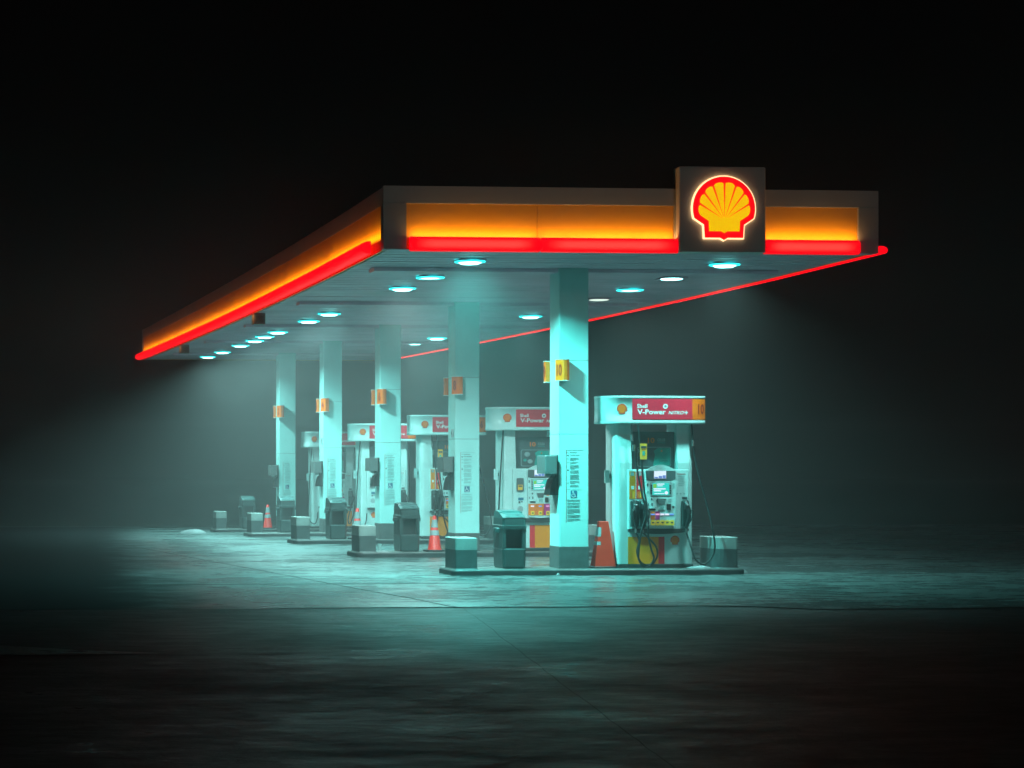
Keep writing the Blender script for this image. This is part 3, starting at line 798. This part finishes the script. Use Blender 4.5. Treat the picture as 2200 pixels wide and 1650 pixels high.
    for a, b, c_, d in ((632, 690, 781, 773), (636, 676, 793, 787), (606, 700, 818, 808), (606, 664, 832, 822), (610, 690, 852, 846)): mb.box(P(a), P(b), yy-0.001, yy, Q(c_), Q(d), M['scrwhite'])
    mb.plate([(P(705)+0.024*math.cos(a), Q(843)+0.024*math.sin(a)) for a in [2*math.pi*q/12 for q in range(12)]], yy, 0.001, M['litwhite'])
    for q in range(4):
        for px in (588, 735): mb.box(P(px-5), P(px+5), yc-0.009, yc-0.0041, Q(793+q*19), Q(783+q*19), M['black'])
    mb.build('payment_screen', con)
    mb = MB()
    mb.plate([(P(643), Q(930)), (P(690), Q(930)), (P(702), Q(888)), (P(630), Q(888))], yc, 0.012, M['towel'])
    mb.box(P(645), P(694), yc-0.006, yc, Q(972), Q(932), M['valwhite'])
    for i in range(4):
        for j in range(3): mb.box(P(652+j*12), P(661+j*12), yc-0.009, yc-0.006, Q(938+i*8+6), Q(938+i*8), M['txtgrey'])
    mb.build('keypad', con)
    mb = MB(); mb.box(P(709), P(740), yc-0.012, yc, Q(973), Q(927), M['black']); mb.box(P(714), P(735), yc-0.014, yc-0.012, Q(962), Q(955), M['dark']); mb.box(P(752), P(768), yc-0.002, yc, Q(958), Q(944), M['dark'])
    mb.box(P(722), P(745), yc-0.002, yc, Q(914), Q(888), M['orange' if k else 'reflect']); mb.build('card_reader', con)
    mb = MB(); mb.box(P(568), P(622), yc-0.012, yc, Q(962), Q(948), M['valwhite']); mb.box(P(570), P(620), yc-0.006, yc, Q(976), Q(963), M['black'])
    mb.build('receipt_slot', con)
    mb = MB(); mb.box(P(562), P(568), yc-0.002, yc, Q(942), Q(922), M['txtdark']); mb.build('console_mark', con)
    mb = MB(); mb.box(P(590), P(600), yc-0.002, yc, Q(942), Q(920), M['txtdark']); mb.build('console_mark', con)
    mb = MB(); mb.plate([(P(591)+0.013*math.cos(a), Q(892)+0.013*math.sin(a)) for a in [2*math.pi*q/10 for q in range(10)]], yc, 0.004, M['txtdark']); mb.build('console_mark', con)
    mb = MB(); mb.box(P(556), P(566), yc-0.002, yc, Q(794), Q(772), M['txtdark']); mb.build('console_mark', con)
    mb = MB(); mb.box(P(757), P(770), yc-0.002, yc, Q(808), Q(772), M['txtgrey']); mb.build('console_mark', con)
    mb = MB(); mb.box(P(556), P(572), yc-0.002, yc, Q(846), Q(830), M['txtgrey']); mb.build('console_mark', con)
    # grade row
    if style == 'left':
        grades = [(600, 'litblue', 'orange'), (637, 'litpink', 'magenta'), (674, 'litwhite', None), (711, 'litwhite', None), (748, 'litblue', None)]; gw = 15
    else:
        grades = [(592, 'litwhite', 'orange'), (664, 'litblue', 'orange'), (734, 'litpink', 'magenta')]; gw = 36
    mb = MB()
    for px, lit, bg in grades:
        if bg: mb.box(P(px-gw-2), P(px+gw+2-2*(gw > 20)), yc-0.002, yc, Q(1090 if gw > 20 else 1046), Q(985), M[bg])
        mb.box(P(px-15), P(px+15), yc-0.005, yc-0.0021, Q(1013), Q(1001), M[lit])
    mb.build('price_display', con)
    for px, lit, bg in grades:
        mb = MB(); mb.plate(rrect(P(px-16), P(px+17), Q(1090), Q(1051), 0.014), yc-0.0025, 0.012, M['keys'])
        mb.box(P(px-9), P(px+9), yc-0.0155, yc-0.0146, Q(1075), Q(1064), M['txtdark']); mb.build('grade_button', con)
    # side columns of the cabinet
    yb = -0.001
    mb = MB()
    text(mb, 'WARNING', 0.275, 0.395, 1.385, 1.405, yb-0.001, M['txtred'], 0.02)
    for q in range(6):
        mb.box(0.285+0.008*(q % 2), 0.385-0.008*(q % 3), yb-0.001, yb, 1.36-q*0.026, 1.368-q*0.026, M['txtgrey'])
    mb.build('warning_label', t); mb = MB()
    for q in range(3):
        mb = MB(); mb.plate([(0.275+0.05*q+0.012*math.cos(a), 1.12+0.012*math.sin(a)) for a in [2*math.pi*i/8 for i in range(8)]], yb, 0.001, M['txtgrey'])
        mb.build('octane_mark', t)
    mb = MB()
    mb.box(0.345, 0.42, yb-0.001, yb, 1.04, 1.075, M['txtdark']); mb.build('rating_plate', t)
    if style == 'left':
        mb = MB()
        for xa, mm in ((-0.365, 'pyellow'), (-0.265, 'pred')):
            mb.box(xa-0.045, xa+0.04, yb-0.003, yb, 1.05, 1.43, M[mm]); mb.box(xa-0.03, xa+0.025, yb-0.004, yb-0.003, 1.37, 1.42, M['reflect']); mb.box(xa-0.02, xa+0.02, yb-0.004, yb-0.003, 1.18, 1.23, M['txtwhite'])
            mb.box(xa-0.03, xa-0.01, yb-0.004, yb-0.003, 1.06, 1.15, M['orange']); mb.box(xa+0.0, xa+0.025, yb-0.004, yb-0.003, 1.06, 1.15, M['tagyellow'])
        mb.build('fuel_label', t)
        noz = [nozzle(t, -0.345, -1, 0.0), nozzle(t, -0.235, 1, 0.0), nozzle(t, 0.385, 1, 0.0)]
    else:
        mb = MB()
        mb.plate(rrect(-0.365, -0.245, 1.08, 1.30, 0.015), yb, 0.02, M['towel']); mb.box(-0.345, -0.265, yb-0.022, yb-0.02, 1.10, 1.19, M['tagyellow']); mb.box(-0.335, -0.275, yb-0.024, yb-0.022, 1.155, 1.175, M['txtdark'])
        mb.box(-0.335, -0.245, yb-0.002, yb, 0.93, 0.975, M['blue']); mb.box(-0.33, -0.30, yb-0.002, yb, 0.88, 0.915, M['txtdark']); mb.box(-0.285, -0.26, yb-0.002, yb, 0.895, 0.915, M['txtdark'])
        mb.plate([(-0.30+0.052*math.cos(a), 0.78+0.058*math.sin(a)) for a in [2*math.pi*(q+0.5)/8 for q in range(8)]], yb, 0.003, M['reflect'])
        mb.build('card_label', t)
        noz = [nozzle(t, 0.385, 1, 0.0)]
    # hoses: down from the valance, looping under the nozzle
    def hose(pts): mb = MB(); mb.tube(spline(pts, 10), 0.013, M['black'], 8); mb.build('hose', t)
    if style == 'left':
        a, b, c_ = noz
        hose([(-0.40, -0.05, 2.095), (-0.395, -0.07, 1.90), (-0.375, -0.09, 1.75), (-0.32, -0.13, 1.35), (-0.26, -0.15, 1.05), (-0.20, -0.19, 0.75), (-0.20, -0.19, 0.55), (-0.15, -0.17, 0.35), (-0.11, -0.16, 0.22), (-0.17, -0.15, 0.13), (-0.28, -0.13, 0.16), (-0.335, -0.11, 0.30), (-0.30, -0.09, 0.47), a])
        hose([(-0.30, -0.05, 2.095), (-0.285, -0.08, 1.85), (-0.27, -0.10, 1.60), (-0.245, -0.14, 1.2), (-0.215, -0.17, 0.9), (-0.30, -0.2, 0.6), (-0.335, -0.2, 0.35), (-0.33, -0.18, 0.2), (-0.25, -0.17, 0.11), (-0.14, -0.15, 0.13), (-0.05, -0.12, 0.25), (-0.06, -0.1, 0.38), (-0.16, -0.09, 0.50), b])
        hose([(0.50, 0.05, 2.095), (0.515, 0.03, 1.85), (0.54, 0.02, 1.6), (0.59, -0.05, 1.30), (0.66, -0.14, 0.95), (0.70, -0.24, 0.64), (0.72, -0.28, 0.43), (0.70, -0.29, 0.295), (0.63, -0.29, 0.18), (0.54, -0.28, 0.147), (0.46, -0.24, 0.208), (0.42, -0.18, 0.364), (0.40, -0.10, 0.50), c_])
        for xx, yy_, zz_ in ((-0.395, -0.072, 1.90), (-0.375, -0.092, 1.76), (0.513, 0.03, 1.83)):
            mb = MB(); mb.tube([(xx, yy_, zz_+0.045), (xx, yy_, zz_-0.045)], 0.021, M['metal'], 8); mb.build('breakaway', t)
        mb = MB(); mb.box(-0.295, -0.20, -0.135, -0.122, 1.60, 1.82, M['tagyellow']); mb.box(-0.285, -0.21, -0.138, -0.1351, 1.755, 1.785, M['txtdark']); mb.box(-0.265, -0.23, -0.138, -0.1351, 1.655, 1.715, M['teal']); mb.box(-0.28, -0.215, -0.138, -0.1351, 1.735, 1.74, M['txtred'])
        mb.build('hose_tag', t)
    else:
        c_ = noz[0]
        hose([(-0.56, 0.12, 2.095), (-0.60, 0.05, 1.8), (-0.64, 0.0, 1.3), (-0.67, -0.02, 0.8), (-0.68, -0.03, 0.45), (-0.63, -0.03, 0.26), (-0.52, -0.03, 0.2), (-0.46, -0.04, 0.32), (-0.44, -0.04, 0.5)])
        hose([(0.50, 0.05, 2.095), (0.51, 0.03, 1.7), (0.52, 0.0, 1.2), (0.50, -0.04, 0.8), (0.46, -0.07, 0.5), (0.40, -0.09, 0.28), (0.34, -0.09, 0.2), (0.31, -0.09, 0.3), (0.34, -0.09, 0.45), c_])
    mb = MB(); mb.box(-0.665, -0.60, 0.30, 0.36, 1.27, 1.45, M['valwhite'], bev=0.008); mb.box(-0.60, -0.585, 0.31, 0.35, 1.33, 1.39, M['dark']); mb.build('call_box', t)
    # advertising board over the head, set back between the pillars
    mb = MB()
    mb.box(-0.365, 0.335, 0.20, 0.225, 1.46, 1.99, M['poster'])
    yb2 = 0.199
    mb.plate(rrect(-0.237, 0.252, 1.498, 1.777, 0.03), yb2, 0.004, M['reflect'])
    mb.plate(rrect(-0.228, 0.243, 1.507, 1.768, 0.026), yb2-0.004, 0.002, M['poster'])
    mb.plate([(-0.01, 1.512), (0.236, 1.512), (0.238, 1.76), (0.06, 1.76), (0.0, 1.72), (0.02, 1.66)], yb2-0.006, 0.002, M['teal'])
    text(mb, '10', -0.085, 0.015, 1.83, 1.905, yb2-0.003, M['orange'], 0.03)
    text(mb, 'CELEB', 0.055, 0.17, 1.855, 1.895, yb2-0.003, M['reflect'], 0.02)
    text(mb, 'SAVINGS', 0.055, 0.17, 1.825, 1.845, yb2-0.003, M['teal'], 0.01)
    if style == 'left':
        text(mb, 'SAVE', -0.225, -0.14, 1.70, 1.745, yb2-0.008, M['txtwhite'], 0.02)
        text(mb, '30', -0.215, -0.145, 1.645, 1.692, yb2-0.008, M['tagyellow'], 0.02)
    else:
        for (gx, gz_, r_) in ((-0.13, 1.70, 0.05), (-0.17, 1.60, 0.03), (-0.08, 1.58, 0.045)):
            mb.plate([(gx+r_*math.cos(a), gz_+r_*0.8*math.sin(a)) for a in [2*math.pi*q/9 for q in range(9)]], yb2-0.006, 0.002, M['reflect'] if r_ > 0.04 else M['teal'])
    mb.plate([(0.115+0.014*math.cos(a), 1.72+0.014*math.sin(a)) for a in [2*math.pi*q/10 for q in range(10)]], yb2-0.008, 0.001, M['orange'])
    mb.box(0.09, 0.20, yb2-0.009, yb2-0.008, 1.60, 1.606, M['reflect']); mb.box(0.09, 0.18, yb2-0.009, yb2-0.008, 1.575, 1.58, M['reflect'])
    mb.build('poster_board', t)
    # valance: a long rounded box
    v0, v1, w0, w1 = -0.805, 0.735, -0.055, 0.60
    mb = MB()
    plan = lambda i: rrect(v0+i, v1-i, w0+i, w1-i, 0.26-i, 9)
    mb.loft([[(a, b, z) for a, b in plan(i)] for i, z in ((0.004, 2.10), (0.0, 2.104), (0.0, 2.148), (0.004, 2.150), (0.004, 2.452), (0.0, 2.454), (0.0, 2.486), (0.006, 2.49))], M['valwhite'], True)
    val = mb.build('valance', t)
    yv = w0-0.001
    mb = MB(); mb.box(-0.385, 0.475, yv-0.004, yv+0.02, 2.158, 2.445, M['crimson'])
    yt = yv-0.0055
    X = lambda px: -0.385+(px-437)/(937-437)*0.86       # from the enlarged photograph
    Z = lambda py: 2.445-(py-140)/(302-140)*0.287
    text(mb, 'Shell', X(475), X(561), Z(212), Z(180), yt, M['txtwhite'], 0.025)
    text(mb, 'V-Power', X(478), X(715), Z(262), Z(222), yt, M['txtwhite'], 0.03)
    text(mb, 'NiTRO', X(735), X(866), Z(262), Z(234), yt, M['txtwhite'], 0.025, 0.3)
    boxline(mb, [(X(868), Z(247)), (X(900), Z(247))], 0.013, yt+0.002, M['txtwhite']); boxline(mb, [(X(886), Z(262)), (X(884), Z(232))], 0.014, yt+0.0021, M['txtwhite'])
    cxr, czr = X(712), Z(198)
    for q in range(20):
        a0, a1 = 2*math.pi*q/20, 2*math.pi*(q+1)/20
        mb.add([(cxr+r_*math.cos(a), yt, czr+r_*math.sin(a)) for r_, a in ((0.016, a0), (0.036, a0), (0.036, a1), (0.016, a1))], [(0, 1, 2, 3)], M['txtwhite'])
    mb.plate([(cxr+0.013*math.cos(a), czr+0.013*math.sin(a)) for a in [2*math.pi*q/10 for q in range(10)]], yt+0.002, 0.001, M['blue'])
    mb.build('advert_panel', val)
    # number panel wraps round the right end of the valance
    mb = MB()
    path = [(0.485, w0-0.003)]
    for q in range(8):
        a = math.radians(-90+q*9); path.append((v1-0.26+0.263*math.cos(a), w0+0.26+0.263*math.sin(a)))
    vs = []; fs = []
    for (a, b) in path: vs += [(a, b, 2.158), (a, b, 2.445)]
    for q in range(len(path)-1): fs.append((2*q, 2*q+2, 2*q+3, 2*q+1))
    mb.add(vs, fs, M['signyellow'])
    vsn, fsn = glyphs(num, 0.03)
    ax, bx_ = min(v[0] for v in vsn), max(v[0] for v in vsn); ay, by = min(v[1] for v in vsn), max(v[1] for v in vsn)
    wN = 0.105 if len(num) > 1 else 0.06
    out = []
    for v in vsn:
        u = 0.56+(v[0]-ax)/(bx_-ax)*wN; z = 2.235+(v[1]-ay)/(by-ay)*0.14
        dx = max(0, u-(v1-0.26)); yy_ = w0+0.26-math.sqrt(max(0, 0.265**2-dx*dx))
        out.append((u, yy_-0.003, z))
    mb.add(out, fsn, M['txtred']); mb.build('number_panel', val)
    emblem(val, -0.535, w0+0.002, 2.305, 0.072, PAINT, depth=0.004)
    return t

ways = ['nearest', 'second nearest', 'middle', 'second farthest', 'farthest']
nums = [('9', '10'), ('7', '8'), ('5', '6'), ('3', '4'), ('1', '2')]
for k in range(5):
    w = ways[k]
    island(k, f'{w} raised kerb island carrying the fuel pump with number {nums[k][1]}')
    column(k, nums[k], f'white square canopy column with yellow lane signs {nums[k][0]} and {nums[k][1]}')
    dispenser(k, f'grey paper towel box on the left face of the column numbered {nums[k][0]}')
    pump(k, nums[k][1], 'left' if k in (0, 2) else 'right',
         {0: 'white fuel pump numbered 10, fully in view at the right end of the front island',
          1: 'white fuel pump with red sign behind the front column, number 8 hidden',
          2: 'white fuel pump with yellow lower panel behind the second column and a cone',
          3: 'white fuel pump behind the third column, white lower panel with small emblem',
          4: 'farthest white fuel pump, standing behind the fourth column from the front'}[k])
    trash_can(k, (0.0, -0.12, -0.17, -0.15, -0.11)[k],
              {0: 'dark green trash can just left of the front column, brown bag inside', 1: 'dark trash can with two side handles, left of the cone before the second column',
               2: 'dark trash can left of the third column, between two end guards', 3: 'dark trash can standing against the foot of the fourth column', 4: 'farthest faint trash can, far left behind the small cone'}[k], k > 0)
    guard(k, False, f'{"nearest" if k == 0 else w} left end guard, dark grey steel with scuffed white top band')
guard(0, True, 'rounded end guard with white top at the right of the front pump')
guard(1, True, 'white topped end guard showing between the front column and the orange cone')
guard(2, True, 'white topped end guard glimpsed behind the front trash can')

def at(px, Y):
    tt = (px-CX)/F
    return Y*(SP+tt*CP)/(CP-tt*SP)
# tall square cone by the front column
xs_, ys_ = at(1300, 31.85), 31.95
t = thing('traffic_cone', 'tall square orange cone with grey bands right of the front column', 'traffic cone', (xs_, ys_, KZ), 'traffic cones on the islands')
mb = MB()
def sq(h, z): return [(-h, -h*0.8, z), (h, -h*0.8, z), (h, h*0.8, z), (-h, h*0.8, z)]
H = 0.655
hw = lambda z: 0.148-(0.148-0.063)*z/H
mb.box(-0.165, 0.165, -0.14, 0.14, 0.0, 0.022, M['black'], bev=0.01); mb.build('base', t)
mb = MB(); mb.loft([sq(hw(0.0), 0.023), sq(hw(0.3), 0.3), sq(hw(H-0.01), H-0.01), sq(hw(H)*0.86, H)], M['coneor']); mb.build('sleeve', t)
for a, b in ((0.32, 0.37), (0.44, 0.57)):
    mb = MB()
    for h0, h1, za, zb in ((hw(a)+0.002, hw(b)+0.002, a, b),):
        vs = [(-h0, h0*0.8, za), (-h0, -h0*0.8-0.0, za), (-h1, -h1*0.8, zb), (-h1, h1*0.8, zb), (-h0*0.55, -h0*0.8-0.001, za), (-h1*0.55, -h1*0.8-0.001, zb)]
        mb.add(vs, [(0, 1, 2, 3), (1, 4, 5, 2)], M['reflect'])
    mb.build('reflective_band', t)
cone(at(933, Y0+SPACE), Y0+SPACE-0.02, 'red traffic cone with two grey bands, before the yellow panelled pump', 0.595)
cone(at(769, Y0+2*SPACE), Y0+2*SPACE+0.05, 'red traffic cone whose foot hides behind the second left end guard', 0.60)
cone(at(575, Y0+4*SPACE), Y0+4*SPACE-0.02, 'small far red traffic cone standing between the two farthest trash cans', 0.60)

# ------------------------------------------------------------------ small litter and leftover snow
def lump(name, x, y, z, r, h, lab, cat, mat, seed=1, squash=0.7):
    rnd = random.Random(seed); mb = MB(); rings = []
    n = 14
    jit = [1+rnd.uniform(-0.25, 0.25) for _ in range(n)]
    for f, zz_ in ((1.0, -0.01), (0.93, 0.25), (0.7, 0.65), (0.35, 0.92), (0.05, 1.0)):
        rings.append([(r*f*jit[q]*math.cos(2*math.pi*q/n), r*squash*f*jit[q]*math.sin(2*math.pi*q/n), h*zz_*(1+0.15*rnd.uniform(-1, 1))) for q in range(n)])
    mb.loft(rings, mat, True); o = mb.build(name, None, None, (x, y, z)); tag(o, lab, cat); return o
lump('snow_pile', at(418, 55.5), 55.5, gz(55.5), 0.32, 0.09, 'small heap of old snow on the paving at far left', 'snow pile', M['snow'], 3)
lump('snow_pile', at(1506, 31.75), 31.75, KZ, 0.17, 0.03, 'thin patch of snow on the front kerb below the hose loop', 'snow pile', M['snow'], 4)
lump('crumpled_paper', at(1597, 31.6), 31.6, 0, 0.06, 0.06, 'crumpled pale paper on the ground off the right tip of the front island', 'litter', M['snow'], 6)
lump('pebble', at(1199, 31.3), 31.3, 0, 0.028, 0.035, 'single pale pebble before the front island below the column', 'pebble', M['snow'], 7)
lump('paper_scrap', at(824, 38.0), 38.0, KZ, 0.09, 0.02, 'flat pale paper scrap on the second island by its trash can', 'litter', M['snow'], 8)
mb = MB(); mb.lathe([(0.028, 0), (0.036, 0.10), (0.038, 0.102), (0.02, 0.105)], 0, 0, M['valwhite'], 14)
o = mb.build('paper_cup', None, None, (at(812, 39.0), 38.85, gz(39)+KZ)); tag(o, 'small white paper cup standing behind the second left end guard', 'cup')

# ------------------------------------------------------------------ fog
mb = MB(); mb.box(-120, 140, -24, 240, -1.7, 5.75, None)
m = bpy.data.materials.new('haze_air'); m.use_nodes = True; nt = m.node_tree
for nd in list(nt.nodes):
    if nd.type == 'BSDF_PRINCIPLED': nt.nodes.remove(nd)
pv = nt.nodes.new('ShaderNodeVolumePrincipled'); pv.inputs['Color'].default_value = (1.0, 0.87, 0.89, 1)
pv.inputs['Density'].default_value = 0.0054; pv.inputs['Anisotropy'].default_value = 0.2
nt.links.new(pv.outputs[0], [nd for nd in nt.nodes if nd.type == 'OUTPUT_MATERIAL'][0].inputs['Volume'])
mb.mats = [m]
o = mb.build('haze'); o['kind'] = 'stuff'

# ------------------------------------------------------------------ night sky, camera
w = bpy.data.worlds.new('World'); S.world = w; w.use_nodes = True
bg = w.node_tree.nodes['Background']
bg.inputs['Color'].default_value = (0.9, 0.95, 1.0, 1); bg.inputs['Strength'].default_value = 0.0003

sl = bpy.data.lights.new('street_fill', 'SUN'); sl.energy = 0.06; sl.angle = math.radians(3); sl.color = (1.0, 0.88, 0.85)  # added weak fill from behind the camera, for unseen street light
so = bpy.data.objects.new('street_fill', sl); COL.objects.link(so); so.rotation_euler = (math.radians(82), 0, math.radians(14)); so.location = (8, -10, 20)

cd = bpy.data.cameras.new('camera'); cam = bpy.data.objects.new('camera', cd); COL.objects.link(cam)
cam.location = (0, 0, CAMZ); cam.rotation_euler = (math.pi/2, 0, -PHI)
cd.sensor_width = 36; cd.sensor_fit = 'HORIZONTAL'; cd.lens = F/2200*36
cd.shift_x = (1100-CX)/2200; cd.shift_y = -(825-CY)/2200
cd.clip_start = 0.1; cd.clip_end = 2000
S.camera = cam
S.view_settings.view_transform = 'Standard'; S.view_settings.look = 'None'; S.view_settings.exposure = 0; S.view_settings.gamma = 1
S.cycles.use_denoising = True; S.cycles.denoising_prefilter = 'ACCURATE'; S.cycles.denoising_input_passes = 'RGB_ALBEDO_NORMAL'
S.cycles.use_adaptive_sampling = False
try: S.cycles.denoiser = 'OPENIMAGEDENOISE'
except Exception: pass
S.cycles.max_bounces = 6; S.cycles.diffuse_bounces = 3; S.cycles.glossy_bounces = 3; S.cycles.volume_bounces = 1; S.cycles.transmission_bounces = 2
S.cycles.sample_clamp_indirect = 1.5; S.cycles.sample_clamp_direct = 8
S.cycles.volume_step_rate = 4; S.cycles.volume_max_steps = 64
